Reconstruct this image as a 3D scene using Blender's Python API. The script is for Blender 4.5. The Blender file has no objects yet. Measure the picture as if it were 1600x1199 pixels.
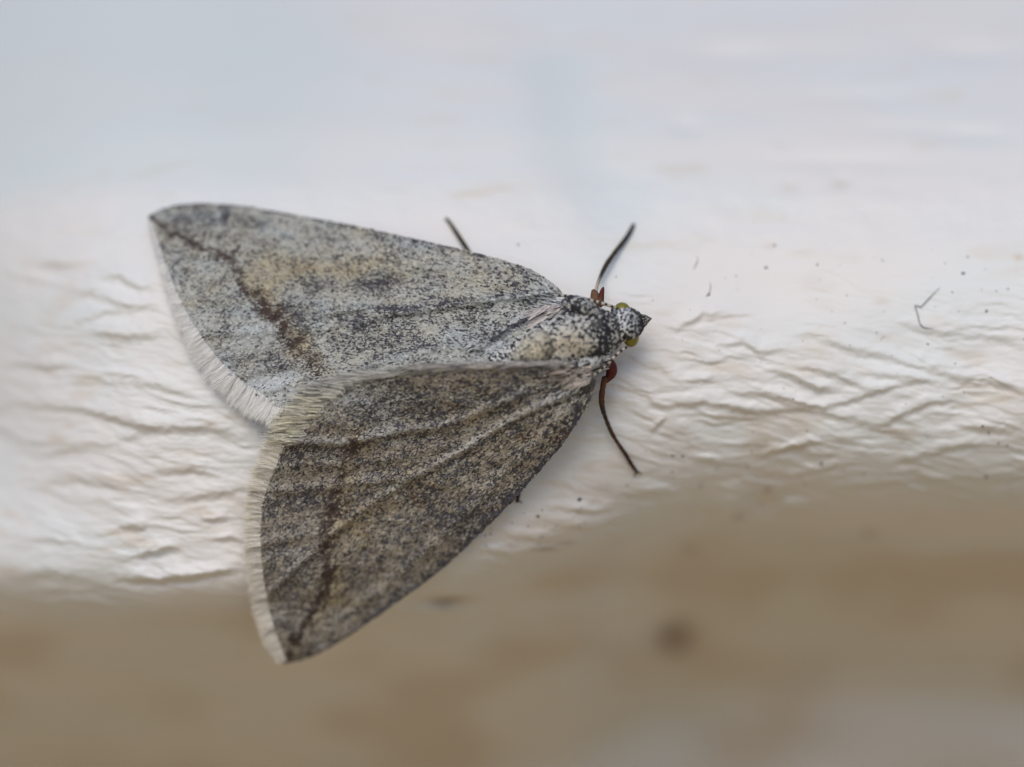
import bpy, math, random
import numpy as np
from mathutils import Vector
random.seed(4); rng = np.random.default_rng(7)
sc = bpy.context.scene
R = math.radians
MM = 0.001
ELEV = R(18)                      # the camera looks down by this much
DIST = 200.0                      # camera to focus point, mm
K = 0.02                          # mm per photograph pixel at the focus point

# ---------------------------------------------------------------- camera, sky, sun
def W3(u, v, w):
    """ledge frame (right, up the face, out of the face; mm) -> world metres"""
    se, ce = math.sin(ELEV), math.cos(ELEV)
    return np.stack([u, v*se - w*ce, v*ce + w*se], -1)*MM

cam = bpy.data.cameras.new('camera'); co = bpy.data.objects.new('camera', cam)
sc.collection.objects.link(co); sc.camera = co
co.location = tuple(W3(np.array(0.), np.array(0.), np.array(DIST)))
co.rotation_euler = (R(90)-ELEV, 0, 0)
cam.sensor_width = 36; cam.lens = 36*DIST/(1600*K)
cam.clip_start = 0.01; cam.clip_end = 300
cam.dof.use_dof = True; cam.dof.focus_distance = (DIST-0.75)*MM
cam.dof.aperture_fstop = cam.lens/12.5
cam.dof.aperture_blades = 0

SUN_EL, SUN_AZ = R(58), R(-14)    # azimuth: 0 = from the camera side, minus = from the left
world = bpy.data.worlds.new('World'); sc.world = world; world.use_nodes = True
nt = world.node_tree
sky = nt.nodes.new('ShaderNodeTexSky'); sky.sky_type = 'NISHITA'; sky.sun_disc = False
sky.sun_elevation = SUN_EL
sky.sun_rotation = math.pi - SUN_AZ
sky.air_density = 1.0; sky.dust_density = 2.2; sky.ozone_density = 0.9
bg = nt.nodes['Background']; bg.inputs[1].default_value = 0.09
nt.links.new(sky.outputs[0], bg.inputs[0])
sl = bpy.data.lights.new('sun', 'SUN'); so = bpy.data.objects.new('sun', sl); sc.collection.objects.link(so)
sl.energy = 1.0; sl.angle = R(38); sl.color = (1.0, 0.95, 0.88)
sd = Vector((math.sin(SUN_AZ)*math.cos(SUN_EL), -math.cos(SUN_AZ)*math.cos(SUN_EL), math.sin(SUN_EL)))
so.rotation_euler = sd.to_track_quat('Z', 'Y').to_euler(); so.location = sd
sc.view_settings.view_transform = 'Standard'; sc.view_settings.look = 'None'
sc.view_settings.gamma = 1; sc.view_settings.exposure = 0.33
try: sc.render.engine = 'CYCLES'
except Exception: pass

# ---------------------------------------------------------------- helpers
def _h(ix, iy, seed):
    h = (ix.astype(np.int64)*374761393 + iy.astype(np.int64)*668265263 + seed*1442695041) & 0xffffffff
    h = ((h ^ (h >> 13))*1274126177) & 0xffffffff
    return ((h ^ (h >> 16)) & 0xffffff)/16777216.0
def noise(x, y, seed=0):
    """gradient noise, about -1..1"""
    x, y = np.broadcast_arrays(np.asarray(x, float), np.asarray(y, float))
    ix, iy = np.floor(x), np.floor(y); fx, fy = x-ix, y-iy
    sx, sy = fx*fx*fx*(fx*(fx*6-15)+10), fy*fy*fy*(fy*(fy*6-15)+10)
    def g(ox, oy):
        a = _h(ix+ox, iy+oy, seed)*2*math.pi
        return np.cos(a)*(fx-ox) + np.sin(a)*(fy-oy)
    a = g(0, 0)*(1-sx)+g(1, 0)*sx; b = g(0, 1)*(1-sx)+g(1, 1)*sx
    return (a*(1-sy)+b*sy)*1.5
def fbm(x, y, seed=0, n=3):
    return sum(noise(x*2**i+17.3*i, y*2**i+9.1*i, seed+i)/2**i for i in range(n))
def sstep(a, b, x):
    t = np.clip((x-a)/(b-a), 0, 1); return t*t*(3-2*t)
def smax(a, b, k):
    h = np.clip(.5+.5*(a-b)/k, 0, 1); return b*(1-h)+a*h+k*h*(1-h)
def seg_dist(x, y, pts):
    """distance to a polyline, the signed side (+ = to the right of travel) and the fraction travelled"""
    best = np.full(np.shape(x), 1e9); side = np.zeros(np.shape(x)); fr = np.zeros(np.shape(x))
    n = len(pts)-1
    for i in range(n):
        (ax, ay), (bx, by) = pts[i][:2], pts[i+1][:2]
        dx, dy = bx-ax, by-ay; L2 = dx*dx+dy*dy
        t = np.clip(((x-ax)*dx+(y-ay)*dy)/L2, 0, 1)
        px, py = x-ax-t*dx, y-ay-t*dy
        d = np.hypot(px, py); m = d < best
        best = np.where(m, d, best)
        side = np.where(m, (dx*py-dy*px)/math.sqrt(L2), side); fr = np.where(m, (i+t)/n, fr)
    return best, side, fr
def link(o, parent=None):
    sc.collection.objects.link(o); o.parent = parent; return o
def tag(o, **k):
    for a, b in k.items(): o[a] = b
    return o
def mesh_np(name, verts, faces, mat, parent=None, cols=None, smooth=True, objname=None):
    """faces: int array (n,k) or list of such arrays"""
    if not isinstance(faces, list): faces = [faces]
    me = bpy.data.meshes.new(name)
    nv = len(verts); idx = np.concatenate([f.ravel() for f in faces]).astype(np.int32)
    cnt = np.concatenate([np.full(len(f), f.shape[1]) for f in faces]).astype(np.int32)
    st = np.concatenate([[0], np.cumsum(cnt)[:-1]]).astype(np.int32)
    me.vertices.add(nv); me.vertices.foreach_set('co', np.asarray(verts, np.float32).ravel())
    me.loops.add(len(idx)); me.loops.foreach_set('vertex_index', idx)
    me.polygons.add(len(cnt)); me.polygons.foreach_set('loop_start', st); me.polygons.foreach_set('loop_total', cnt)
    me.update(calc_edges=True); me.validate()
    if smooth: me.polygons.foreach_set('use_smooth', np.ones(len(me.polygons), bool))
    if cols is not None:
        for an, c in (cols.items() if isinstance(cols, dict) else {'tint': cols}.items()):
            a = me.color_attributes.new(an, 'FLOAT_COLOR', 'POINT')
            c4 = np.ones((nv, 4), np.float32); c4[:, :3] = c if c.ndim == 2 else c[:, None]
            a.data.foreach_set('color', c4.ravel())
    me.materials.append(mat); me.update()
    o = bpy.data.objects.new(objname or name, me)
    return link(o, parent)
def grid_faces(nu, nv):
    i = np.arange(nu*nv).reshape(nu, nv)
    return np.stack([i[:-1, :-1], i[1:, :-1], i[1:, 1:], i[:-1, 1:]], -1).reshape(-1, 4)
def curve(pts, n=200):
    """smooth open curve through points, returned as a function of 0..1 (by arc length)"""
    P = np.array(pts, float)
    Q = np.vstack([2*P[0]-P[1], P, 2*P[-1]-P[-2]]); out = []
    for i in range(1, len(Q)-2):
        t = np.linspace(0, 1, 24, endpoint=False)[:, None]
        a, b, c, d = Q[i-1], Q[i], Q[i+1], Q[i+2]
        out.append(.5*((2*b)+(-a+c)*t+(2*a-5*b+4*c-d)*t*t+(-a+3*b-3*c+d)*t**3))
    out = np.vstack(out+[Q[-2:-1]])
    s = np.r_[0, np.cumsum(np.linalg.norm(np.diff(out, axis=0), axis=1))]; s /= s[-1]
    return lambda t: np.stack([np.interp(t, s, out[:, k]) for k in range(P.shape[1])], -1)
def at(x, y, w):
    """photograph pixel + depth out of the face (mm) -> world metres"""
    x, y, w = np.broadcast_arrays(np.asarray(x, float), np.asarray(y, float), np.asarray(w, float))
    f = (DIST-w)/DIST
    return W3((x-800)*K*f, (599.5-y)*K*f, w)

# ---------------------------------------------------------------- materials
def mat(name): 
    m = bpy.data.materials.new(name); m.use_nodes = True
    return m, m.node_tree, m.node_tree.nodes['Principled BSDF']
def nd(t, kind, **k):
    n = t.nodes.new(kind)
    for a, b in k.items(): setattr(n, a, b)
    return n
def tint_mat(name, rough=.6, bump=0.0, bscale=20000, spec=.3, sheen=0.0, var=0.0, trans=0.0):
    m, t, b = mat(name)
    a = nd(t, 'ShaderNodeVertexColor', layer_name='tint')
    b.inputs['Roughness'].default_value = rough; b.inputs['Specular IOR Level'].default_value = spec
    b.inputs['Sheen Weight'].default_value = sheen
    src = a.outputs[0]
    tc = nd(t, 'ShaderNodeTexCoord'); nz = nd(t, 'ShaderNodeTexNoise'); nz.inputs['Scale'].default_value = bscale
    nz.inputs['Detail'].default_value = 3
    t.links.new(tc.outputs['Object'], nz.inputs['Vector'])
    if var:
        mr = nd(t, 'ShaderNodeMapRange'); mr.inputs['To Min'].default_value = 1-var; mr.inputs['To Max'].default_value = 1+var
        t.links.new(nz.outputs[0], mr.inputs[0])
        mx = nd(t, 'ShaderNodeMix', data_type='RGBA', blend_type='MULTIPLY'); mx.inputs[0].default_value = 1
        t.links.new(src, mx.inputs[6]); t.links.new(mr.outputs[0], mx.inputs[7]); src = mx.outputs[2]
    t.links.new(src, b.inputs['Base Color'])
    if bump:
        bp = nd(t, 'ShaderNodeBump'); bp.inputs['Strength'].default_value = bump; bp.inputs['Distance'].default_value = 2e-5
        t.links.new(nz.outputs[0], bp.inputs['Height']); t.links.new(bp.outputs[0], b.inputs['Normal'])
    return m
def paint_mat():
    m, t, b = mat('white_paint')
    tc = nd(t, 'ShaderNodeTexCoord')
    st = nd(t, 'ShaderNodeVertexColor', layer_name='stain_light')
    sep = nd(t, 'ShaderNodeSeparateColor'); t.links.new(st.outputs[0], sep.inputs[0])
    def nz(scale, detail, sx=1):
        mp = nd(t, 'ShaderNodeMapping'); mp.inputs['Scale'].default_value = (sx, 1, 1)
        n = nd(t, 'ShaderNodeTexNoise'); n.inputs['Scale'].default_value = scale; n.inputs['Detail'].default_value = detail
        t.links.new(tc.outputs['Object'], mp.inputs[0]); t.links.new(mp.outputs[0], n.inputs['Vector']); return n
    def mix(fac, a, bcol):
        x = nd(t, 'ShaderNodeMix', data_type='RGBA')
        if isinstance(fac, float): x.inputs[0].default_value = fac
        else: t.links.new(fac, x.inputs[0])
        if isinstance(a, tuple): x.inputs[6].default_value = (*a, 1)
        else: t.links.new(a, x.inputs[6])
        if isinstance(bcol, tuple): x.inputs[7].default_value = (*bcol, 1)
        else: t.links.new(bcol, x.inputs[7])
        return x.outputs[2]
    def ramp(src, a, bb):
        r = nd(t, 'ShaderNodeMapRange', interpolation_type='SMOOTHSTEP'); r.inputs[1].default_value = a; r.inputs[2].default_value = bb
        t.links.new(src, r.inputs[0]); return r.outputs[0]
    c = mix(ramp(nz(260, 3, .5).outputs[0], .35, .68), (.80, .77, .735), (.765, .775, .755))
    c = mix(ramp(nz(900, 4, .4).outputs[0], .56, .78), c, (.74, .70, .63))
    c = mix(sep.outputs[0], c, (.62, .515, .39))      # old yellow dirt, and a warm shade tone painted below the edge
    c = mix(sep.outputs[1], c, (.25, .15, .08))      # brown stains
    c = mix(sep.outputs[2], c, (.60, .70, .695))      # bluish sky light on the top and shade in the fold, painted
    t.links.new(c, b.inputs['Base Color'])
    b.inputs['Roughness'].default_value = .55; b.inputs['Specular IOR Level'].default_value = .3
    n1 = nz(9000, 5, .6)
    bp = nd(t, 'ShaderNodeBump'); bp.inputs['Strength'].default_value = .35; bp.inputs['Distance'].default_value = 2.5e-5
    t.links.new(n1.outputs[0], bp.inputs['Height']); t.links.new(bp.outputs[0], b.inputs['Normal'])
    return m

# ---------------------------------------------------------------- the painted ledge
EX = [-900, 0, 200, 400, 700, 830, 920, 1000, 1100, 1250, 1600, 2600]
EY = [985, 965, 960, 945, 905, 868, 835, 806, 786, 776, 790, 800]
TV = [-40, -5, 0, 2, 4, 6, 8, 10, 12, 16, 30, 90]
TW = [0, 0, 0, -.3, -1.2, -2.9, -5.5, -9.0, -13, -21, -50, -180]
_tv = np.linspace(-40, 90, 2601); _tw = np.interp(_tv, TV, TW)
_k = np.hanning(41); _k /= _k.sum(); _tw = np.convolve(np.pad(_tw, 20, 'edge'), _k, 'valid')
def S(u, v):
    """the smooth ledge: flat sloping top, round nose, underside, wall below; depth in mm"""
    x = u/K+800
    ve = (599.5-np.interp(x, EX, EY))*K
    q = ve-v
    ve = ve+.13*noise(u/1.7, 0*u, 63)+.05*noise(u/.6, 0*u, 64)
    dl = np.interp(x, [0, 400, 800, 1000, 1200], [1.2, .85, .9, 1.3, 1.75])
    sl_ = np.interp(x, [0, 500, 900], [3.8, 3.2, 2.7])
    roll = -sl_*.5*(np.sqrt(q*q+dl**2)+q)
    wall = np.interp(x, [0, 700, 1300], [-26, -22, -16.5])+.32*(v-ve)
    w = np.interp(v, _tv, _tw)+np.where(q > -3, smax(roll, wall, 2.0), roll)
    w = w-np.interp(x, [0, 500, 900, 1100], [.014, .014, .03, .075])*np.clip(-v, 0, 8)**2
    w = w-.085*np.clip(-9-u, 0, 16)**2*(.55+.45*sstep(-6.5, -1, v))-np.clip(-24.5-u, 0, 999)*.6
    return w
# brush marks seen in the photograph: (points, width px, height mm)
STROKES = [
 ([(1055,512),(1080,500),(1100,488),(1145,483)],7,.09), ([(1095,498),(1140,492),(1180,490)],5,.05),
 ([(1120,540),(1165,530),(1190,548),(1235,540)],8,.10), ([(1010,560),(1035,572),(1060,592)],7,.05),
 ([(1070,592),(1120,588)],6,.08), ([(1140,610),(1200,615),(1290,635),(1385,605),(1450,590)],7,.09),
 ([(1210,575),(1270,600),(1300,607)],6,.10), ([(1235,568),(1300,578),(1370,610)],9,.10),
 ([(1010,632),(1100,626),(1180,640),(1260,636)],9,.12), ([(1260,636),(1330,652),(1400,664)],9,.07),
 ([(1375,665),(1390,655),(1450,628),(1500,622)],7,.09), ([(1225,700),(1290,688)],5,.08),
 ([(1190,712),(1215,705),(1270,690)],5,.08), ([(1070,712),(1130,722),(1195,726)],7,.07),
 ([(1230,745),(1300,730),(1340,722)],6,.08), ([(1280,768),(1310,765),(1420,752),(1600,742)],6,.06),
 ([(1400,560),(1500,585),(1600,605)],9,.12), ([(1410,500),(1480,520),(1600,525)],9,.07),
 ([(1330,575),(1420,590),(1600,600)],7,.06), ([(1500,660),(1560,670),(1600,668)],8,.09),
 ([(1410,720),(1480,700),(1540,690)],7,.07), ([(1260,520),(1340,545),(1440,565)],9,.07),
 ([(1000,610),(1040,640)],6,.06), ([(1015,675),(1040,650)],6,.08),
 ([(850,790),(930,800),(960,795)],6,.08), ([(880,822),(930,826),(980,810)],7,.10), ([(780,830),(840,842),(900,832)],8,.10),
 ([(740,862),(800,868),(860,858)],8,.08), ([(960,770),(1010,772),(1060,765)],8,.07), ([(840,748),(880,752),(915,770)],8,.05),
 ([(140,435),(180,425),(215,445),(250,440)],10,.14), ([(100,460),(135,452),(200,475),(255,470)],11,.13),
 ([(100,500),(150,485),(200,480)],11,.10), ([(130,515),(190,522),(255,520)],11,.13), ([(20,402),(90,405),(140,400)],11,.09),
 ([(0,625),(120,635),(240,665),(330,665),(400,685)],11,.13), ([(180,690),(240,660)],10,.08), ([(50,710),(130,690),(180,690)],12,.09),
 ([(180,822),(230,822)],7,.14), ([(205,868),(240,860),(270,855)],7,.20), ([(180,905),(250,905),(310,898),(365,888)],8,.22),
 ([(310,812),(360,808)],6,.12), ([(330,842),(375,838)],6,.10), ([(250,780),(330,770),(390,760)],9,.09), ([(110,590),(200,592),(300,610)],10,.09),
 ([(0,560),(60,570),(120,560)],12,.09), ([(30,760),(100,745),(190,752)],12,.08), ([(0,850),(60,840),(130,850)],12,.08), ([(230,735),(300,730),(350,742)],9,.10),
 ([(0,905),(70,895),(140,905)],12,.08), ([(150,345),(60,352),(20,350)],12,.04),
]
def rough(u, v):
    x = u/K+800; y = 599.5-v/K
    top = sstep(400, 285, y+np.where(x > 700, -70, 0)*sstep(700, 1100, x))
    amp = (1-top)*.9+.05
    amp = amp*(.55+.45*sstep(470, 620, y+.15*(x-800)*(x > 800)))
    amp = np.where(x < 420, np.maximum(amp, .8*(1-top)), amp)
    amp = amp*(1-.80*np.exp(-(((x-860)/130)**2+((y-735)/60)**2)))*(1-.5*np.exp(-(((x-1250)/200)**2+((y-480)/60)**2)))
    def strokes(uu, vv, seed, lu, lv, sl):
        a = uu*math.cos(sl)-vv*math.sin(sl); b = uu*math.sin(sl)+vv*math.cos(sl)
        wx = a/lu+.5*noise(a/3, b/2, seed+5); wy = b/lv+1.1*noise(a/2.3, b/1.6, seed+6)
        return noise(wx, wy, seed)+.4*noise(wx*2.1, wy*2, seed+1)
    s = sstep(600, 1300, x)*.17-.02
    sl = float(0.15)
    h = np.zeros_like(u)
    for it in range(3):
        vv = v+.30*h
        h = .48*strokes(u, vv, 11, 1.9, .46, sl)+.32*strokes(u, vv, 31, 1.1, .22, .20)+.4*noise(u/3.1, vv/1.5, 71)
    f = .17*h*amp*(.62+.38*sstep(900, 1200, x)*sstep(520, 680, y))*(.55+.75*sstep(-.35, .5, fbm(u/2.6, v/1.3, 97, 2)))+.012*noise(u/.5, v/.12, 91)*amp+.004*fbm(u/.15, v/.1, 93, 2)*(.3+amp)
    f = f+.22*fbm(u/7, v/4.5, 55, 2)*(.25+.75*(1-top))+.05*fbm(u/1.3, v/.7, 57, 3)*np.exp(-((y-330)/75)**2)
    # soft fold in the paint high up, and shallow lumps
    d, sd_, _ = seg_dist(x, y, [(880,80),(895,150),(900,210),(925,260),(960,300)])
    f = f-.42*np.exp(-(d/60)**2)*top
    for (cx, cy, rx, ry, a) in [(1160,62,60,12,-.25),(1360,135,90,12,-.15),(1560,55,70,14,-.3),(1330,245,110,14,-.15),(1080,185,25,16,-.2),
                                (1540,200,60,14,-.2),(1430,190,80,12,-.1),(1250,20,150,20,.2),(640,640,90,12,0),
                                (690,948,45,9,-.8),(1150,800,25,35,.35),(1205,790,26,16,-.5),(1250,795,35,14,.35),(1240,290,30,14,-.06),(1325,275,16,14,-.10)]:
        f = f+a*np.exp(-((x-cx)/rx)**2-((y-cy)/ry)**2)
    for pts, wd, ht in STROKES:
        x0, x1 = min(p[0] for p in pts)-60, max(p[0] for p in pts)+60
        y0, y1 = min(p[1] for p in pts)-60, max(p[1] for p in pts)+60
        m = (x > x0) & (x < x1) & (y > y0) & (y < y1)
        if not m.any(): continue
        xx, yy = x[m]+5*noise(x[m]/25, y[m]/25, 3), y[m]+3*noise(x[m]/14, y[m]/14, 4)
        if pts[0][0] > pts[-1][0]: pts = pts[::-1]
        d, s_, fr = seg_dist(xx, yy, pts)
        e = np.sin(np.pi*np.clip(fr, .03, .97))**.6
        up = np.exp(-(np.clip(-s_, 0, 99)/(wd*1.6))**2); dn = np.exp(-(np.clip(s_, 0, 99)/(wd*.75))**2)
        prof = np.where(s_ < 0, up, dn)*np.exp(-np.clip(d-np.abs(s_), 0, 99)/6)
        groove = -.35*np.exp(-((s_-wd*1.3)/(wd*.8))**2)*np.exp(-np.clip(d-np.abs(s_), 0, 99)/6)
        f[m] += 1.2*ht*(prof+groove)*e
    return f
def axis(lo, hi, step, far_lo, far_hi, g=1.16):
    a = list(np.arange(lo, hi, step)); s = step
    b = a[-1]
    while b < far_hi: s *= g; b += s; a.append(b)
    s = step; b = a[0]; pre = []
    while b > far_lo: s *= g; b -= s; pre.append(b)
    return np.array(pre[::-1]+a)
us = axis(-17.5, 17.5, .045, -260, 260); vs = axis(-9.5, 13.0, .045, -500, 85)
U, V = np.meshgrid(us, vs, indexing='ij')
Wd = S(U, V)
inner = sstep(30, 20, np.abs(U))*sstep(26, 18, V)*sstep(-22, -14, V)
Wr = rough(U, V)
Wd = Wd+Wr*inner
X = U/K+800; Y = 599.5-V/K
grime_shade = .55*sstep(.3, .9, fbm(U/2.2, V/.8, 201, 3))*sstep(380, 640, Y)*sstep(0, -1.2, (599.5-np.interp(X, EX, EY))*K-V)*.8
grime_shade = np.maximum(grime_shade, (.10+.55*sstep(-.2, .7, fbm(U/5.5, V/2.6, 231, 2)))*sstep(-.5, 1.5, (599.5-np.interp(X, EX, EY))*K-V))  # patchy warm tone of the shaded underside, painted below the edge
grime_shade = grime_shade+.5*np.exp(-((X-1020)/10)**2-((Y-390-0)/5)**2)*0
for (cx, cy, rx, ry, a) in [(1380,470,14,8,.35),(1205,383,10,6,.3),(1597,401,7,5,.7),(1240,290,18,9,.25),(1325,282,12,9,.3),(860,820,45,9,.6),(1260,640,20,4,.4),(700,945,40,8,.8),(600,1100,220,60,.15)]:
    grime_shade = np.maximum(grime_shade, a*np.exp(-((X-cx)/rx)**2-((Y-cy)/ry)**2))
brown = np.zeros_like(grime_shade)
for (cx, cy, rx, ry, a) in [(852,861,20,3.5,.75),(885,852,18,3,.55),(905,800,6,3,.5),(1098,762,5,4,.5),(945,762,14,4,.35),(800,855,14,4,.4),(1205,768,6,5,.6),(1162,812,9,7,.5),(1375,842,16,9,.35),
                            (1087,868,13,9,.35),(1078,1032,30,25,1.3),(1330,1110,30,20,.2),(700,945,26,5,.5),(1108,1040,18,16,.6)]:
    brown = np.maximum(brown, a*np.exp(-((X-cx)/rx)**2-((Y-cy)/ry)**2)*np.clip(.75+.5*noise(X/5, Y/3, 77)*(rx < 22)+.25*(rx > 22), 0, 1))
blue = .7*sstep(700, 350, X)*sstep(330, 240, Y)*.6+.35*np.exp(-(seg_dist(X, Y, [(880,80),(895,150),(900,210),(925,260),(960,300)])[0]/70)**2)  # sky-lit blue of the top left and the fold's shade, as colour
st = np.stack([np.clip(grime_shade, 0, 1), np.clip(brown, 0, 1), np.clip(blue, 0, 1)], -1)
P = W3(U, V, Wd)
ledge = mesh_np('painted_ledge', P.reshape(-1, 3), grid_faces(len(us), len(vs)), paint_mat(), cols={'stain_light': st.reshape(-1, 3)})
tag(ledge, kind='structure', label='thickly painted white ledge with brushed ridges and rounded edge')
def top_w(x, y):
    """height of the finished surface under a photograph pixel"""
    x = np.asarray(x, float); y = np.asarray(y, float); w = np.zeros(np.broadcast(x, y).shape)
    for _ in range(4):
        f = (DIST-w)/DIST; u = (x-800)*K*f; v = (599.5-y)*K*f
        w = S(np.atleast_1d(u), np.atleast_1d(v))
        w = w+rough(np.atleast_1d(u)*1.0, np.atleast_1d(v)*1.0)
        w = w.reshape(np.broadcast(x, y).shape)
    return w

m, t, b = mat('dry_earth')
n = nd(t, 'ShaderNodeTexNoise'); n.inputs['Scale'].default_value = 6
cr = nd(t, 'ShaderNodeValToRGB'); cr.color_ramp.elements[0].color = (.305, .205, .075, 1); cr.color_ramp.elements[1].color = (.385, .265, .10, 1)
t.links.new(n.outputs[0], cr.inputs[0]); t.links.new(cr.outputs[0], b.inputs['Base Color']); b.inputs['Roughness'].default_value = .95
gs = np.r_[-60., -10, -3, -1, 0, 1, 3, 10, 60]; GX, GY = np.meshgrid(gs, gs, indexing='ij')
g = mesh_np('ground', np.stack([GX, GY, -.48+0*GX], -1).reshape(-1, 3), grid_faces(9, 9), m)
tag(g, kind='structure')

# ---------------------------------------------------------------- the moth
moth = link(bpy.data.objects.new('moth', None))
moth.location = tuple(at(800, 600, top_w(800., 600.)).reshape(3)); moth.empty_display_size = .002
tag(moth, label='grey speckled moth with cream fringed wings resting head right on the white ledge', category='moth')
bpy.context.view_layer.update()
ML = np.array(moth.location)
def loc(p): return p-ML
M_scale = tint_mat('wing_scale', rough=.55, spec=.35, sheen=.15)
M_wing = tint_mat('wing_membrane', rough=.7, bump=.4, var=.25)
M_hair = tint_mat('scale_hair', rough=.6, spec=.3)
_t = M_hair.node_tree; _b = _t.nodes['Principled BSDF']; _tr = nd(_t, 'ShaderNodeBsdfTranslucent'); _mx = nd(_t, 'ShaderNodeMixShader'); _mx.inputs[0].default_value = .45
_t.links.new(_t.nodes['Color Attribute'].outputs[0], _tr.inputs[0]); _t.links.new(_b.outputs[0], _mx.inputs[1]); _t.links.new(_tr.outputs[0], _mx.inputs[2])
_t.links.new(_mx.outputs[0], _t.nodes['Material Output'].inputs[0])
M_leg = tint_mat('leg_chitin', rough=.6, spec=.2, bump=.4, var=.3)
M_body = tint_mat('body_cuticle', rough=.7, bump=.4, var=.3)

JX = lambda x: np.interp(x, [400, 450, 560, 640, 760, 930], [660, 645, 597, 580, 573, 575])
def ridge(x, y, items):
    f = .035*noise(x/11, y/9, 431)+.02*noise(x/6, y/5, 432)
    for pts, wd, ht in items:
        ht = ht*1.35
        d, s_, fr = seg_dist(x, y, pts); f = f+ht*np.exp(-(d/wd)**2)
    return f
VA = [([(872,455),(790,466),(690,480),(640,487),(560,483),(500,492)],6,.15), ([(860,478),(800,512),(745,545)],7,.16),
      ([(868,460),(760,440),(600,400),(400,365)],9,.05), ([(640,487),(520,510),(400,520),(290,525)],8,.07),
      ([(700,540),(600,560),(520,598),(450,630)],7,.09), ([(560,483),(450,470),(330,470),(265,465)],8,.05), ([(500,560),(400,580),(345,590)],7,.09), ([(480,590),(420,612),(395,620)],6,.06)]
VB = [([(912,606),(850,632),(800,655),(720,705),(650,745),(560,800),(470,880),(420,930)],6,.12), ([(410,692),(470,690),(540,693),(620,675),(700,665),(820,615)],7,.13),
      ([(650,745),(560,755),(470,765),(410,765)],8,.07), ([(700,700),(600,720),(500,730),(425,730)],8,.05), ([(560,850),(480,925),(430,975)],8,.06), ([(900,630),(800,730),(680,850),(560,950)],9,.08), ([(640,770),(520,830),(410,850)],8,.06)]
def wA(x, y):
    d = (JX(x)-y)*K
    w = 1.70-.54*d-.010*d*d-1.05*np.clip((880-x)/500, 0, 2)**1.8*(1-.5*sstep(450, 380, y))
    w = w-.10*np.exp(-((x-700)/60)**2-((y-500)/30)**2)+.16*noise(x/110, y/60, 401)+.07*noise(x/45, y/22, 402)
    u, v = (x-800)*K, (599.5-y)*K
    return smax(w, S(u, v)+.28, .3)+ridge(x, y, VA)
def wB(x, y):
    d = (y-JX(x))*K
    w = 2.20-.46*d-.006*d*d-.85*np.clip((900-x)/450, 0, 2)**1.8*(1-.45*sstep(760, 950, y))-.35*sstep(820, 930, x)
    w = w+.14*noise(x/110, y/70, 411)+.05*noise(x/45, y/22, 412)
    u, v = (x-800)*K, (599.5-y)*K
    return smax(w, S(u, v)+.26, .35)+ridge(x, y, VB)

def coons(C, I, O, Rt, s, t):
    """C,I: root->margin along costa / inner edge; O,Rt: costa->inner at margin / root"""
    s_, t_ = s[..., None], t[..., None]
    c, i, o, r = C(s), I(s), O(t), Rt(t)
    p00, p10, p01, p11 = C(np.array(0.)), C(np.array(1.)), I(np.array(0.)), I(np.array(1.))
    return (1-t_)*c+t_*i+(1-s_)*r+s_*o-((1-s_)*(1-t_)*p00+s_*(1-t_)*p10+(1-s_)*t_*p01+s_*t_*p11)
A = dict(C=curve([(884,466),(872,450),(855,437),(820,418),(740,395),(640,372),(540,351),(440,333),(380,323),(310,319),(265,324),(232,338)]),
         I=curve([(870,540),(820,566),(760,582),(700,588),(640,592),(570,600),(510,618),(470,634),(441,642)]),
         O=curve([(232,338),(246,385),(262,432),(282,478),(307,522),(341,567),(378,600),(411,622),(441,641)]),
         R=curve([(884,466),(882,500),(870,540)]), w=wA)
B = dict(C=curve([(932,596),(922,625),(905,655),(872,702),(800,783),(740,843),(680,897),(600,955),(530,1003),(480,1028),(445,1037)]),
         I=curve([(905,572),(850,570),(760,571),(640,577),(560,592),(510,616),(470,650),(442,692)]),
         O=curve([(445,1037),(422,975),(407,900),(403,830),(411,770),(442,692)]),
         R=curve([(932,596),(922,582),(905,572)]), w=wB)
CST = [([(860,440),(820,418),(740,395),(640,372),(540,351),(440,333),(380,323),(310,319),(265,324),(232,338)],[(232,338),(246,385),(262,432),(282,478),(307,522),(341,567),(378,600),(411,622),(441,641)]),
       ([(905,655),(872,702),(800,783),(740,843),(680,897),(600,955),(530,1003),(480,1028),(445,1037)],[(445,1037),(422,975),(407,900),(403,830),(411,770),(442,692)])]
BLA = [(236,341),(262,358),(290,375),(330,392),(365,408),(372,428),(388,462),(410,470),(414,492),(438,500),(440,520),(462,532),(466,552),(488,560),(490,582),(520,600)]
BLB = [(552,690),(545,715),(535,745),(528,775),(512,812),(508,850),(512,885),(512,915),(492,955),(466,990),(450,1025)]
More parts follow.
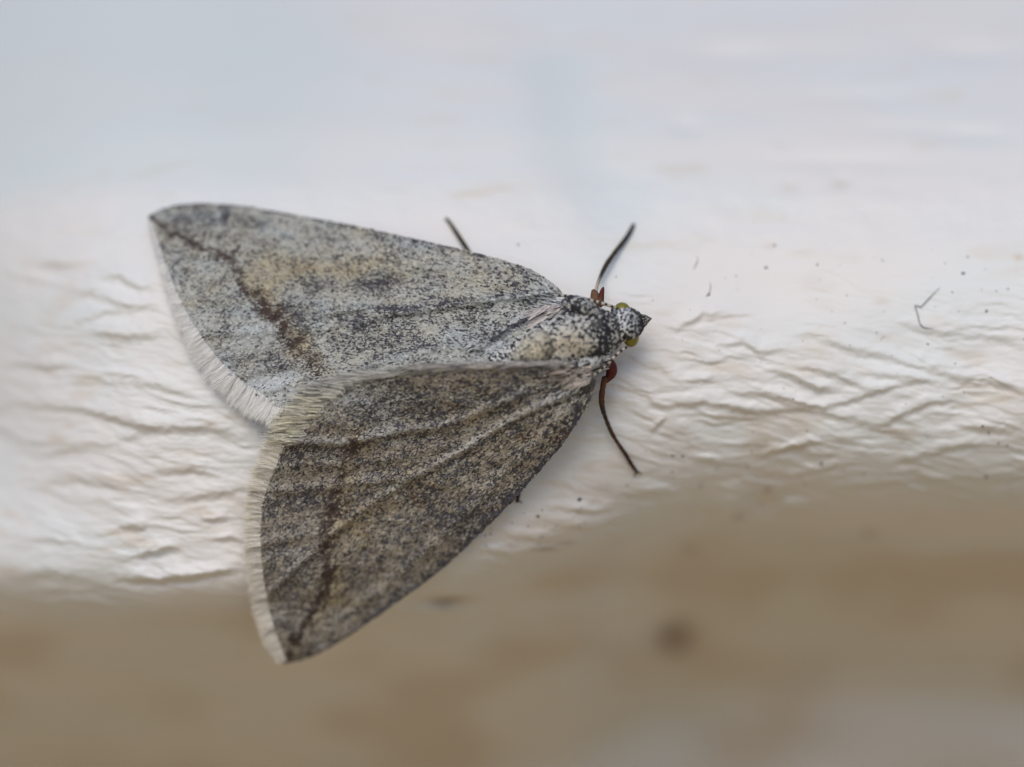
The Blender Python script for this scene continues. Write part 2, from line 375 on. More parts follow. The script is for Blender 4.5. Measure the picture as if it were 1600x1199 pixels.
def colour_fields(x, y, which):
    """dark amount, ochre amount, pale amount, blue amount"""
    f1 = fbm(x/70, y/45, 500+which, 3); f2 = fbm(x/45, y/30, 520+which, 2); f3 = fbm(x/90, y/50, 540+which, 2)
    dark = (.20, .13)[which]*f1; ochre = (.32, .30)[which]*np.clip(f2+.15, 0, 1); pale = 0*x; blue = .5*sstep(-.1, .6, f3)
    jx, jy = x+8*noise(x/16, y/16, 560), y+8*noise(x/16, y/16, 561)
    if which == 0:
        d, s_, fr = seg_dist(jx, jy, BLA)
        wdt = np.interp(fr, [0, .2, .4, .6, .8, 1], [4, 6, 8, 9, 8, 5])
        dark = dark+np.interp(fr, [0, .3, .5, .7, 1], [.85, .6, .68, .5, .38])*np.exp(-(d/wdt)**2)*(.75+.85*noise(x/11, y/11, 570))
        ochre = ochre+.6*1.2*np.exp(-((d-11)/14)**2)*(s_ < 3)*np.interp(fr, [0, .3, .4, 1], [0, .2, .9, .6])
        dark = dark+.6*np.exp(-((x-354)/8)**2-((y-336)/14)**2)+.12*sstep(420, 300, x)*sstep(420, 360, y)
        for cx, cy, rx, ry, a in [(440,408,55,18,.6),(520,422,60,14,.65),(420,440,35,20,.5),(580,410,60,18,.3),(465,540,22,22,.5),(560,450,30,12,.4),(700,430,60,14,.35),(800,450,50,12,.3)]:
            ochre = ochre+a*np.exp(-((x-cx)/rx)**2-((y-cy)/ry)**2)
        for cx, cy, rx, ry, a in [(375,560,45,7,.25),(430,575,40,6,.2),(540,447,75,11,.28),(590,495,85,14,.30),(600,540,90,22,.22),(640,440,60,12,.12),(430,490,45,18,.25),(480,520,30,20,.2),(280,380,40,25,.08),(540,350,150,8,.1)]:
            dark = dark+a*np.exp(-((x-cx)/rx)**2-((y-cy)/ry)**2)
        for cx, cy, rx, ry, a in [(400,520,55,25,.5),(420,600,45,22,.7),(310,500,25,14,.4),(340,545,30,18,.2),(760,545,70,18,.3),(850,440,25,18,.35),(840,490,30,14,.3)]:
            pale = pale+a*np.exp(-((x-cx)/rx)**2-((y-cy)/ry)**2); blue = blue+a*np.exp(-((x-cx)/rx)**2-((y-cy)/ry)**2)
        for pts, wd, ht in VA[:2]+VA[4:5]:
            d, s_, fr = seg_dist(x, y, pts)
            pale = pale+.35*np.exp(-((s_+3)/4)**2)*(d < 9); dark = dark+.22*np.exp(-((s_-5)/4)**2)*(d < 10)  # vein light and shadow painted: pale on one side, dark on the other
        for pts, a in (([(868,476),(800,512),(745,548)], .9), ([(848,512),(820,535),(785,566)], .7)):
            d, s_, fr = seg_dist(x, y, pts)
            g_ = np.sin(np.pi*np.clip(fr*.9+.08, 0, 1)); dark = dark+a*np.exp(-(d/3.2)**2)*g_; pale = pale+.6*np.exp(-((s_+ -7*1)/4)**2)*(d < 11)*g_*0+.6*np.exp(-((np.abs(s_)-7)/4)**2)*(d < 11)*g_*(y < 560)  # shade in the creases painted dark, with pale lit rims
    else:
        d, s_, fr = seg_dist(jx, jy, BLB)
        wdt = np.interp(fr, [0, .2, .4, .6, .8, 1], [6, 8, 7, 9, 7, 4])
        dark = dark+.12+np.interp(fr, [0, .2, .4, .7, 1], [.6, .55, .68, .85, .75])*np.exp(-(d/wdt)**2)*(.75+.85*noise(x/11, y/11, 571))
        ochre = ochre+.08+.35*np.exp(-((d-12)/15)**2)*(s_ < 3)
        for cx, cy, rx, ry, a in [(600,790,70,14,.4),(650,760,60,20,.3),(560,830,40,30,.4),(840,680,60,20,.4),(720,640,70,20,.3),(530,930,20,25,.5)]:
            ochre = ochre+a*np.exp(-((x-cx)/rx)**2-((y-cy)/ry)**2)
        for cx, cy, rx, ry, a in [(700,630,120,20,.18),(620,650,60,14,.2),(740,800,60,40,.15),(700,820,50,15,.15),(640,780,60,20,.12),(480,780,60,14,.15),(470,720,60,16,.12),(860,590,50,12,.2)]:
            dark = dark+a*np.exp(-((x-cx)/rx)**2-((y-cy)/ry)**2)
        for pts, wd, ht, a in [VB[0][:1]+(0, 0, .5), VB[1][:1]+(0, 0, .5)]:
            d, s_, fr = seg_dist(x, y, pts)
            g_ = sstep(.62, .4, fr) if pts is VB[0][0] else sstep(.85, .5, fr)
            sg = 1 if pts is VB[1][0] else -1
            pale = pale+a*np.exp(-(d/5)**2)*g_; dark = dark+.2*np.exp(-((s_*sg-8)/4)**2)*(d < 13)*g_  # lit ridge painted pale, its shadow painted dark alongside
        pale = pale+.25*np.exp(-((x-445)/25)**2-((y-745)/14)**2)+.25*np.exp(-((x-560)/80)**2-((y-625)/18)**2)
        blue = blue*.5+.4*np.exp(-((x-560)/80)**2-((y-630)/25)**2)
        d, s_, fr = seg_dist(x, y, [(930,600),(905,655),(800,783),(680,897),(560,985)])
        dark = dark+.22*np.exp(-(d/10)**2)
    cst = CST[which]; d = np.minimum(seg_dist(x, y, cst[0])[0]*1.0, seg_dist(x, y, cst[1])[0]+1)
    dark = dark+.17*np.exp(-(d/4.)**2)
    return dark, np.clip(ochre, 0, 1), np.clip(pale, 0, 1), np.clip(blue, 0, 1)
def scale_colour(x, y, which, r, dirx, diry, rr):
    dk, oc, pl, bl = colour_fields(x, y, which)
    a = x*dirx+y*diry; c = -x*diry+y*dirx
    n1 = noise(a/6.9+.6*noise(x/8, y/8, 602), c/3.9+.6*noise(x/8, y/8, 603), 601)
    n2 = noise(x/19, y/14, 604)
    val = n1+.28*n2+.30*(r-.5)
    thr = .20-1.15*dk+.45*pl
    isd = sstep(thr-.10, thr+.13, val)
    base = np.array([.465, .46, .405]) if which == 0 else np.array([.40, .36, .295])  # lower wing's shade is put into its darker, browner base
    base = base+0*x[:, None]
    base = base*(1-bl[:, None])+np.array([.455, .50, .51])*bl[:, None]
    o_ = np.where(rr[:, None] < .35, np.array([.42, .28, .13]), np.array([.47, .41, .22]))
    base = base*(1-.75*oc[:, None])+o_*.75*oc[:, None]
    base = base*(1-.7*pl[:, None])+np.array([.64, .66, .67])*.7*pl[:, None]
    base = base*(.78+.42*r[:, None])*(1-.38*np.clip(dk*1.2, 0, 1))[:, None]
    darkc = np.where(rr[:, None] > .6, np.array([.045, .038, .040]), np.array([.055, .055, .068]))*(.6+.8*r[:, None])
    if which == 0:
        rd = np.exp(-((x-877)/11)**2-((y-471)/5)**2)[:, None]; base = base*(1-rd)+np.array([.14, .035, .02])*rd
    darkc = np.where((oc[:, None] > .45) & (rr[:, None] > .5), np.array([.075, .035, .018]), darkc)
    band = np.exp(-(seg_dist(x, y, BLA if which == 0 else BLB)[0]/14)**2)[:, None]
    darkc = darkc*(1-.8*band)+np.array([.062, .036, .024])*(.6+.8*r[:, None])*.8*band
    return base*(1-isd[:, None])+darkc*isd[:, None]
def wing(Wg, which, n_scales):
    ns, ntt = 190, 120
    s, t = np.meshgrid(np.linspace(0, 1, ns), np.linspace(0, 1, ntt), indexing='ij')
    p = coons(Wg['C'], Wg['I'], Wg['O'], Wg['R'], s, t)
    w = Wg['w'](p[..., 0], p[..., 1])
    top = at(p[..., 0], p[..., 1], w-.02); bot = at(p[..., 0], p[..., 1], w-.07)
    q = p.reshape(-1, 2)
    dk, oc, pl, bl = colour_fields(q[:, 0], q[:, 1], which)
    c = (np.array([.22, .215, .20])+0*q[:, :1])*(1-.6*np.clip(dk, 0, 1))[:, None]*(1-.3*oc[:, None]*np.array([0, .4, 1]))
    f = grid_faces(ns, ntt); nv = ns*ntt
    gi = np.arange(nv).reshape(ns, ntt)
    rim = np.concatenate([gi[:, 0], gi[-1, 1:], gi[-2::-1, -1], gi[0, -2:0:-1]]); rn = np.roll(rim, -1)
    faces = [f, f[:, ::-1]+nv, np.stack([rim, rim+nv, rn+nv, rn], -1)]
    o = mesh_np('forewing', loc(np.vstack([top.reshape(-1, 3), bot.reshape(-1, 3)])), faces, M_wing, moth, cols=np.vstack([c, c*.7]))
    # scales
    N = n_scales*3
    ss, tt = rng.random(N)**.75, rng.random(N)
    def ev(a, b_):
        pp = coons(Wg['C'], Wg['I'], Wg['O'], Wg['R'], np.clip(a, 0, 1), np.clip(b_, 0, 1)); return pp
    e = .004
    p0 = ev(ss, tt); ps = (ev(np.clip(ss+e, 0, 1), tt)-ev(np.clip(ss-e, 0, 1), tt)); pt = (ev(ss, np.clip(tt+e, 0, 1))-ev(ss, np.clip(tt-e, 0, 1)))
    jac = np.abs(ps[:, 0]*pt[:, 1]-ps[:, 1]*pt[:, 0])*ss**.333
    keep = rng.random(N) < jac/np.quantile(jac, .97)
    idx = np.where(keep)[0][:n_scales]
    p0, ps = p0[idx], ps[idx]; n_ = len(idx)
    d = ps/np.linalg.norm(ps, axis=1)[:, None]
    ang = rng.normal(0, .22, n_); ca, sa = np.cos(ang), np.sin(ang)
    d = np.stack([d[:, 0]*ca-d[:, 1]*sa, d[:, 0]*sa+d[:, 1]*ca], -1); sd_ = np.stack([-d[:, 1], d[:, 0]], -1)
    L = rng.uniform(4.8, 8, n_)[:, None]; Wt = rng.uniform(1.1, 1.9, n_)[:, None]
    pts2 = [p0-d*L*.5-sd_*Wt*.55, p0-d*L*.5+sd_*Wt*.55, p0+d*L*.32+sd_*Wt, p0+d*L*.55, p0+d*L*.32-sd_*Wt]
    lift = [0, 0, .018, .026, .018]; tilt = rng.normal(0, .008, n_)
    z0 = rng.uniform(.004, .022, n_)
    out = []
    for q_, lf, sg in zip(pts2, lift, (-1, 1, 1, 0, -1)):
        ww = Wg['w'](q_[:, 0], q_[:, 1]); out.append(at(q_[:, 0], q_[:, 1], ww+z0+lf*rng.uniform(.5, 1.3, n_)+sg*tilt))
    vv = np.stack(out, 1).reshape(-1, 3)
    r = rng.random(n_); rr = rng.random(n_)
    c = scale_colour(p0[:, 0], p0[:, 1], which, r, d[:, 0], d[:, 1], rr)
    c = np.repeat(c, 5, 0)
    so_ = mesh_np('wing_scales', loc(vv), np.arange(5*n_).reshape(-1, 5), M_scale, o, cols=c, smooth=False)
    tag(so_, kind='stuff')
    return o
def hairs(name, roots, dirs, lens, wds, cols, parent, wfun, w_lift=.03, droop=0., curl=.12, segs=3, mat_=None, tip=.25, w_abs=None):
    """flat tapering hairs laid out in the plane of the wing; px units, given depth from wfun"""
    n_ = len(roots); P_ = []; 
    ang = rng.normal(0, curl, n_)
    z = rng.uniform(0, w_lift, n_)
    cur = roots.copy(); d = dirs/np.linalg.norm(dirs, axis=1)[:, None]
    w0 = wfun(roots[:, 0], roots[:, 1]) if w_abs is None else w_abs
    tw = rng.normal(0, .5, n_)
    for k in range(segs+1):
        f = k/segs
        side = np.stack([-d[:, 1], d[:, 0]], -1)
        hw = (wds*(1-f*(1-tip))*.5)[:, None]
        ww = w0+z+w_lift*.8*np.sin(math.pi*min(f, .9))-droop*f*f*lens*K
        P_.append(at(*(cur-side*hw).T, ww-tw*hw[:, 0]*K)); P_.append(at(*(cur+side*hw).T, ww+tw*hw[:, 0]*K))
        ca, sa = np.cos(ang/segs), np.sin(ang/segs)
        d = np.stack([d[:, 0]*ca-d[:, 1]*sa, d[:, 0]*sa+d[:, 1]*ca], -1)
        cur = cur+d*(lens/segs)[:, None]
    v = np.stack(P_, 1); m_ = 2*(segs+1)
    base = np.arange(n_)[:, None]*m_
    fs = np.concatenate([base+np.array([[2*k, 2*k+1, 2*k+3, 2*k+2]]) for k in range(segs)], 0)
    o = mesh_np(name, loc(v.reshape(-1, 3)), fs, mat_ or M_hair, parent, cols=np.repeat(cols, m_, 0), smooth=False)
    tag(o, kind='stuff'); return o

fwA = wing(A, 0, 75000); fwB = wing(B, 1, 75000)
# fringes along the outer margins
def fringe(Wg, parent, lo, hi, n_, lenf, outward, seedcol, droop):
    t = rng.uniform(lo, hi, n_); c = Wg['O'](t); e = Wg['O'](np.clip(t+.01, 0, 1))-Wg['O'](np.clip(t-.01, 0, 1))
    nrm = np.stack([-e[:, 1], e[:, 0]], -1); nrm /= np.linalg.norm(nrm, axis=1)[:, None]
    nrm *= np.sign((nrm*np.array(outward)).sum(1))[:, None]
    dirs = nrm+rng.normal(0, .06, (n_, 2))+outward[1]*0
    tuft = noise(t*60, 0*t, 702)
    L = lenf(t)*(1+.12*tuft+rng.normal(0, .13, n_))
    dirs = dirs+.22*noise(t*38, 0*t+.5, 703)[:, None]*np.stack([-nrm[:, 1], nrm[:, 0]], -1)
    inn = rng.uniform(0, 5, n_)[:, None]
    col = np.array(seedcol)*(.85+.22*rng.random((n_, 1)))*(1+.10*noise(t*90, 0*t, 705))[:, None]
    col = np.where(rng.random((n_, 1)) < .06, col*.55, col)
    hairs('fringe', c-nrm*inn, dirs, L, rng.uniform(1.1, 2.5, n_), col, parent, Wg['w'], .05, droop, tip=.08)
fringe(A, fwA, 0.02, 1.0, 5200, lambda t: np.interp(t, [0, .15, .4, .6, .85, 1], [2, 6, 15, 27, 36, 32]), (-1, .6), (.98, .965, .93), -.10)
fringe(B, fwB, 0.01, .99, 5600, lambda t: np.interp(t, [0, .1, .3, .6, .85, 1], [10, 19, 21, 22, 27, 28]), (-1, -.1), (.96, .92, .83), -.06)
# long pale hairs where the lower wing's inner edge lies over the upper wing
n_ = 2600
t = rng.uniform(.30, 1.0, n_); c = B['I'](t)
dirs = np.stack([-1+0*t, np.interp(t, [.3, .6, .8, 1], [.02, .04, -.12, .0])], -1)+rng.normal(0, .05, (n_, 2))
L = np.interp(t, [.3, .6, .8, 1], [24, 36, 46, 34])*(1+rng.normal(0, .12, n_))
cc = np.stack([np.interp(t, [.3, .75, .86, 1], v_) for v_ in ([.84, .86, .96, .98], [.83, .84, .92, .94], [.79, .78, .77, .77])], -1)*(.65+.5*rng.random((n_, 1)))
cc = np.where(rng.random((n_, 1)) < .22, cc*.25, cc)
hairs('inner_fringe', c+np.stack([rng.uniform(0, 26, n_), rng.uniform(-3, 4, n_)], -1), dirs, L, rng.uniform(1.0, 2.0, n_), cc, fwB, wB, .06, .12)
t = rng.uniform(0, .5, 420); c = B['I'](t)
hairs('inner_fringe', c+np.stack([rng.uniform(0, 30, 420), rng.uniform(-4, 3, 420)], -1), np.stack([-1+0*t, .03+0*t], -1)+rng.normal(0, .07, (420, 2)), rng.uniform(20, 50, 420),
      rng.uniform(1.0, 1.8, 420), np.array([.72, .68, .64])*rng.choice([.15, .7, 1.1, 1.35], (420, 1)), fwB, wB, .10, .0)

# ---- body
def loft(stations, name, matl, parent, colf, n=28, m=90, lump=0.0, seed=1):
    """stations: x, y, w, half width px, half height px. Returns object and a sampler"""
    st_ = np.array(stations, float)
    cf = curve(st_)
    s = np.linspace(0, 1, m); c = cf(s)
    def surf(s, th):
        c = cf(s); e = cf(np.clip(s+.01, 0, 1))[:, :2]-cf(np.clip(s-.01, 0, 1))[:, :2]
        e = e/np.linalg.norm(e, axis=1)[:, None]; sd_ = np.stack([-e[:, 1], e[:, 0]], -1)
        k = 1+lump*noise(s*9, th*1.6, seed)
        xy = c[:, :2]+sd_*(c[:, 3]*np.sin(th)*k)[:, None]
        w = c[:, 2]+c[:, 4]*K*np.cos(th)*k
        return xy, w, e
    SS, TH = np.meshgrid(s, np.linspace(0, 2*math.pi, n, endpoint=False), indexing='ij')
    xy, w, _ = surf(SS.ravel(), TH.ravel())
    v = at(xy[:, 0], xy[:, 1], w)
    i = np.arange(m*n).reshape(m, n); j = np.roll(i, -1, 1)
    f = np.stack([i[:-1], j[:-1], j[1:], i[1:]], -1).reshape(-1, 4)
    caps = [i[0][None, ::-1], i[-1][None, :]]
    o = mesh_np(name, loc(v), [f[:, ::-1]]+caps, matl, parent, cols=colf(xy[:, 0], xy[:, 1]))
    return o, surf
def body_scales(name, surf, parent, n_, srange, thr, colf, L=(6, 11), Wt=(1.4, 2.6), lift=.5, seed=0, spread=.35):
    s = rng.uniform(*srange, n_); th = rng.uniform(-thr, thr, n_)
    xy, w, e = surf(s, th); d = -e
    ang = rng.normal(0, spread, n_)+.35*np.sin(th); ca, sa = np.cos(ang), np.sin(ang)
    d = np.stack([d[:, 0]*ca-d[:, 1]*sa, d[:, 0]*sa+d[:, 1]*ca], -1); sd_ = np.stack([-d[:, 1], d[:, 0]], -1)
    # tangent frame in 3D (mm)
    es = .004; et = .03
    def P3(s_, t_):
        xy_, w_, _ = surf(np.clip(s_, 0, 1), t_); return at(xy_[:, 0], xy_[:, 1], w_)
    p = P3(s, th); a = P3(s-es, th)-P3(s+es, th); b_ = P3(s, th+et)-P3(s, th-et)
    a /= np.linalg.norm(a, axis=1)[:, None]; nn = np.cross(a, b_); nn /= np.linalg.norm(nn, axis=1)[:, None]
    out = at(xy[:, 0], xy[:, 1], w+1)-p; nn *= np.sign((nn*out).sum(1)+1e-12)[:, None]*np.where(np.abs(th) > math.pi/2, -1, 1)[:, None]
    bb = np.cross(nn, a)
    dd = a*ca[:, None]+bb*sa[:, None]; ss_ = np.cross(nn, dd)
    l_ = (rng.uniform(*L, n_)*K*MM)[:, None]; w_ = (rng.uniform(*Wt, n_)*K*MM)[:, None]; u_ = 1*K*MM*nn
    lf = rng.uniform(.3, 1.2, n_)[:, None]*lift*4
    vs_ = [p-dd*l_*.4-ss_*w_*.5, p-dd*l_*.4+ss_*w_*.5, p+dd*l_*.35+ss_*w_+u_*lf*.6, p+dd*l_*.6+u_*lf, p+dd*l_*.35-ss_*w_+u_*lf*.6]
    v = np.stack(vs_, 1).reshape(-1, 3)
    c = np.repeat(colf(xy[:, 0], xy[:, 1], rng.random(n_)), 5, 0)
    o = mesh_np(name, loc(v), np.arange(5*n_).reshape(-1, 5), M_scale, parent, cols=c, smooth=False); tag(o, kind='stuff'); return o
def thorax_col(x, y, r):
    cream = np.clip(np.exp(-((x-897)/38)**2-((y-538)/24)**2)+.9*np.exp(-((x-838)/30)**2-((y-548)/22)**2), 0, 1)
    dk = .9*np.exp(-((x-944)/13)**2-((y-525)/40)**2)+.7*np.exp(-((x-922)/26)**2-((y-565)/13)**2)+.5*np.exp(-((x-905)/30)**2-((y-482)/8)**2)+.75*np.exp(-((x-858)/7)**2-((y-545)/14)**2)
    n1 = noise(x/5.2, y/4.6, 801)+.3*noise(x/14, y/14, 802)+.35*(r-.5)
    thr = .10+.17*cream-.75*dk
    isd = sstep(thr-.06, thr+.08, n1)[:, None]
    base = np.array([.60, .60, .57])*(1-cream[:, None])+np.array([.57, .50, .37])*cream[:, None]
    base = base*(.75+.5*r[:, None])
    return base*(1-isd)+np.array([.022, .022, .028])*(.6+.8*r[:, None])*isd
def plain(c): return lambda x, y, *a: np.array(c)+0*np.asarray(x)[:, None]
th_o, th_s = loft([(560,612,.55,14,22),(640,598,.65,24,30),(740,582,.75,30,36),(800,566,.85,31,42),(830,556,1.0,36,48),(862,545,1.05,43,54),(900,532,1.05,47,56),(930,522,1.0,43,50),(950,516,.95,33,40),(962,512,.9,25,33)],
                  'thorax', M_body, moth, plain([.10, .095, .085]), lump=.05, seed=5)
body_scales('thorax_scales', th_s, th_o, 16000, (.50, 1.0), 1.9, thorax_col, L=(4, 7.5), Wt=(1, 1.8))
# raised tuft lobes at the back of the thorax and over the wing bases
lb_o, lb_s = loft([(796,562,1.5,5,6),(810,558,1.6,12,16),(828,551,1.62,22,26),(845,544,1.68,27,32),(860,539,1.65,23,30),(872,535,1.5,12,18)], 'rear_tuft', M_body, moth, plain([.3, .27, .2]), m=30)
body_scales('tuft_scales', lb_s, lb_o, 3200, (.05, .98), 1.8, lambda x, y, r: thorax_col(x, y, r)*.55+.45*(np.array([.66, .60, .44])*(1-(noise(x/4.5, y/4.5, 811)+.3*r > .30)[:, None]*.9)), L=(5, 9))
for pts in ([(880,474,1.35,4,6),(893,474,1.5,11,14),(912,480,1.6,13,16),(930,488,1.5,9,12),(942,493,1.3,4,6)], [(860,566,1.5,4,6),(885,571,1.7,8,12),(910,570,1.75,10,13),(932,562,1.55,9,12),(945,552,1.3,4,6)]):
    o, s_ = loft(pts, 'tegula', M_body, moth, plain([.12, .11, .1]), m=30)
    body_scales('tegula_scales', s_, o, 1900, (.03, .98), 2.0, lambda x, y, r: thorax_col(x+40, y+25, r), L=(7, 13), Wt=(1.2, 2.0))
# collar rim
o, s_ = loft([(957,481,.9,3,5),(962,490,1.2,4,8),(965,505,1.45,4,9),(968,520,1.35,4,9),(967,538,1.0,3,5)], 'collar', M_body, moth, plain([.10, .11, .12]), m=24)
body_scales('collar_scales', s_, o, 500, (.03, .98), 2.0, lambda x, y, r: (np.array([.30, .33, .35])*(.3+r[:, None]))*(np.where(noise(x/5, y/5, 5) > .1, .2, 1)[:, None]), L=(5, 8))
# head
def head_col(x, y, r):
    n1 = noise(x/4.6, y/4.6, 821)+.25*(r-.5); dk = .5*sstep(992, 1004, x)+.35*np.exp(-((y-528)/9)**2)
    isd = sstep(.06-dk*.9, .16-dk*.9, n1)[:, None]
    return np.array([.72, .73, .74])*(.75+.4*r[:, None])*(1-isd)*(1-.6*sstep(994, 1004, x))[:, None]+np.array([.02, .02, .026])*isd
hd_o, hd_s = loft([(958,513,.95,14,16),(964,511,1.0,22,26),(974,508,1.05,25,31),(985,505,1.05,25,31),(995,502,.98,19,24),(1001,500,.9,12,15),(1004,499,.88,5,7)], 'head', M_body, moth, plain([.10, .10, .095]), m=50)
body_scales('head_scales', hd_s, hd_o, 4500, (.03, .97), 2.0, head_col, L=(3.5, 6), Wt=(.9, 1.6))
pl_o, pl_s = loft([(990,503,.80,10,11),(998,502,.85,13,13),(1004,501,.86,10.5,11),(1010,499.5,.86,7,8),(1015,498.5,.84,3,4),(1018,498,.8,1,1.5)], 'palps', M_body, hd_o, plain([.05, .045, .04]), m=30)
body_scales('palp_scales', pl_s, hd_o, 420, (.02, .9), 2.6, lambda x, y, r: np.array([.13, .12, .10])*np.where(r > .75, 3.5, r*.8)[:, None], L=(7, 11), Wt=(.8, 1.5), lift=.1, spread=.12)
bpy.data.objects['palp_scales'].name = 'palp_scales'
# eyes
em, et_, eb = mat('compound_eye')
tc = nd(et_, 'ShaderNodeTexCoord'); vo = nd(et_, 'ShaderNodeTexVoronoi'); vo.inputs['Scale'].default_value = 26000
et_.links.new(tc.outputs['Object'], vo.inputs['Vector'])
cr = nd(et_, 'ShaderNodeValToRGB'); cr.color_ramp.elements[0].color = (.25, .22, .03, 1); cr.color_ramp.elements[1].color = (.15, .13, .012, 1)
et_.links.new(vo.outputs['Distance'], cr.inputs[0]); et_.links.new(cr.outputs[0], eb.inputs['Base Color']); eb.inputs['Roughness'].default_value = .3
bp = nd(et_, 'ShaderNodeBump'); bp.inputs['Strength'].default_value = .3; bp.inputs['Distance'].default_value = 1e-5; bp.invert = True
et_.links.new(vo.outputs['Distance'], bp.inputs['Height']); et_.links.new(bp.outputs[0], eb.inputs['Normal'])
def ball(name, x, y, w, rx, ry, rz, m_, parent):
    a, b_ = np.meshgrid(np.linspace(0, math.pi, 20), np.linspace(0, 2*math.pi, 28, endpoint=False), indexing='ij')
    p = at(x+rx*np.sin(a)*np.cos(b_), y+ry*np.sin(a)*np.sin(b_), w+rz*K*np.cos(a)).reshape(-1, 3)
    i = np.arange(20*28).reshape(20, 28); j = np.roll(i, -1, 1)
    f = np.stack([i[:-1], i[1:], j[1:], j[:-1]], -1).reshape(-1, 4)
    return mesh_np(name, loc(p), f, m_, parent)
ball('eye', 972, 486, 1.0, 13.5, 13.5, 15, em, hd_o); ball('eye', 986, 526, 1.0, 13, 17, 16, em, hd_o)

# ---- antennae and legs
def tube(name, pts, parent, colf, sides=10, m=60, matl=None, bump=0.):
    """pts: x, y, w(mm), radius px"""
    cf = curve(pts); s = np.linspace(0, 1, m); c = cf(s)
    p = at(c[:, 0], c[:, 1], c[:, 2]); r = c[:, 3]*K*MM*(1+bump*noise(s*40, 0*s, 31))
    tg = np.gradient(p, axis=0); tg /= np.linalg.norm(tg, axis=1)[:, None]
    ref = np.array([0, -1., .3]); a = np.cross(tg, ref); a /= np.linalg.norm(a, axis=1)[:, None]; b_ = np.cross(tg, a)
    th = np.linspace(0, 2*math.pi, sides, endpoint=False)
    v = p[:, None]+r[:, None, None]*(a[:, None]*np.cos(th)[None, :, None]+b_[:, None]*np.sin(th)[None, :, None])
    i = np.arange(m*sides).reshape(m, sides); j = np.roll(i, -1, 1)
    f = np.stack([i[:-1], j[:-1], j[1:], i[1:]], -1).reshape(-1, 4)
    col = np.repeat(colf(s), sides, 0)
    col = col*(.7+.6*_h(np.arange(len(col)), np.arange(len(col))//7, 9)[:, None])
    return mesh_np(name, loc(v.reshape(-1, 3)), [f, i[0][None, ::-1], i[-1][None, :]], matl or M_leg, parent, cols=col)
def grad(*st):
    ps = [q[0] for q in st]
    return lambda s: np.stack([np.interp(s, ps, [q[1][k] for q in st]) for k in range(3)], -1)
def ringed(s):
    k = (np.sin(s*2*math.pi*11) > .1)[:, None]
    return np.where(k, np.array([.035, .03, .03]), np.array([.50, .44, .36]))
tube('antenna', [(966,483,1.45,2.0),(950,477,1.6,2.4),(930,471,1.62,2.5),(908,466,1.6,2.5),(890,463,1.45,2.3),(868,462,1.2,1.8)], moth, ringed, m=140, bump=.25)
tube('antenna', [(980,542,1.25,2.0),(966,552,1.35,2.4),(950,568,1.45,2.5),(934,582,1.55,2.4),(915,592,1.62,2.2),(890,602,1.6,1.8)], moth, ringed, m=140, bump=.25)
tw = lambda x, y: float(top_w(float(x), float(y)))
DKL = (.03, .028, .02); RED = (.085, .02, .013); TAN = (.17, .085, .045)
l1 = tube('foreleg', [(930,462,.7,3.0),(933,447,.5,2.7),(939,431,tw(939,431)+.42,3.1),(948,413,tw(948,413)+.4,3.8),(962,393,tw(962,393)+.33,3.6),(976,375,tw(976,375)+.22,3.5),(985,361,tw(985,361)+.15,3.4),(990,351,tw(990,351)+.09,2.8)], moth,
          grad((0, (.5, .42, .33)), (.15, (.4, .33, .26)), (.25, DKL), (.5, (.05, .03, .015)), (1, (.015, .03, .025))), bump=.2)
tube('femur', [(934,482,.75,7),(931,470,.75,8),(929,460,.7,6.5),(927,453,.66,3)], l1, grad((0, RED), (.6, TAN), (1, (.12, .06, .035))), m=24)
tube('femur', [(938,478,.8,6),(939,465,.78,5),(941,455,.72,3.4),(943,449,.68,1.4)], l1, grad((0, TAN), (.5, RED), (1, (.10, .018, .014))), m=24)
l2 = tube('foreleg', [(945,590,.95,4.6),(942,605,.8,4.4),(940,622,.62,4.6),(941,636,.5,4.0),(946,653,tw(946,653)+.38,3.2),(955,675,tw(955,675)+.3,3.4),(965,692,tw(965,692)+.2,2.9),(976,708,tw(976,708)+.17,3.3),(987,726,tw(987,726)+.12,3.1),(996,739,tw(996,739)+.07,2.2)], moth,
          grad((0, (.12, .05, .03)), (.2, (.09, .04, .025)), (.32, DKL), (.6, (.07, .035, .02)), (1, (.04, .015, .01))), m=90, bump=.2)
tube('femur', [(948,560,.9,6),(954,572,.9,9),(955,583,.85,8.5),(949,593,.82,5),(944,598,.8,3)], l2, grad((0, RED), (.6, (.10, .02, .015)), (1, (.10, .04, .025))), m=30)
tube('claw', [(994,737,tw(994,737)+.08,1.3),(1000,739,tw(1000,739)+.06,.8),(1003,742,tw(1003,742)+.02,.4)], l2, grad((0, DKL), (1, DKL)), m=10, sides=6)
tube('claw', [(994,737,tw(994,737)+.08,1.2),(993,742,tw(993,742)+.05,.8),(989,745,tw(989,745)+.02,.4)], l2, grad((0, TAN), (1, DKL)), m=10, sides=6)
tube('hind_leg', [(745,414,-.2,3.6),(731,391,tw(731,391)+.3,3.5),(722,377,tw(722,377)+.22,3.4),(712,362,tw(712,362)+.15,3.3),(704,350,tw(704,350)+.1,3.0),(697,341,tw(697,341)+.06,2.0)], moth,
     grad((0, (.28, .22, .14)), (.4, (.05, .04, .02)), (.65, (.06, .04, .02)), (.85, (.1, .07, .04)), (1, DKL)), bump=.2)
l4 = tube('hind_leg', [(806,735,.1,3.6),(808,755,tw(808,755)+.45,3.6),(810,770,tw(810,770)+.3,3.4),(808,784,tw(808,784)+.08,2.6)], moth, grad((0, DKL), (1, (.05, .015, .01))), m=30)
tube('claw', [(808,783,tw(808,783)+.06,1.5),(813,784,tw(813,784)+.05,1.0),(816,786,tw(816,786)+.03,.5)], l4, grad((0, DKL), (1, DKL)), m=10, sides=6)
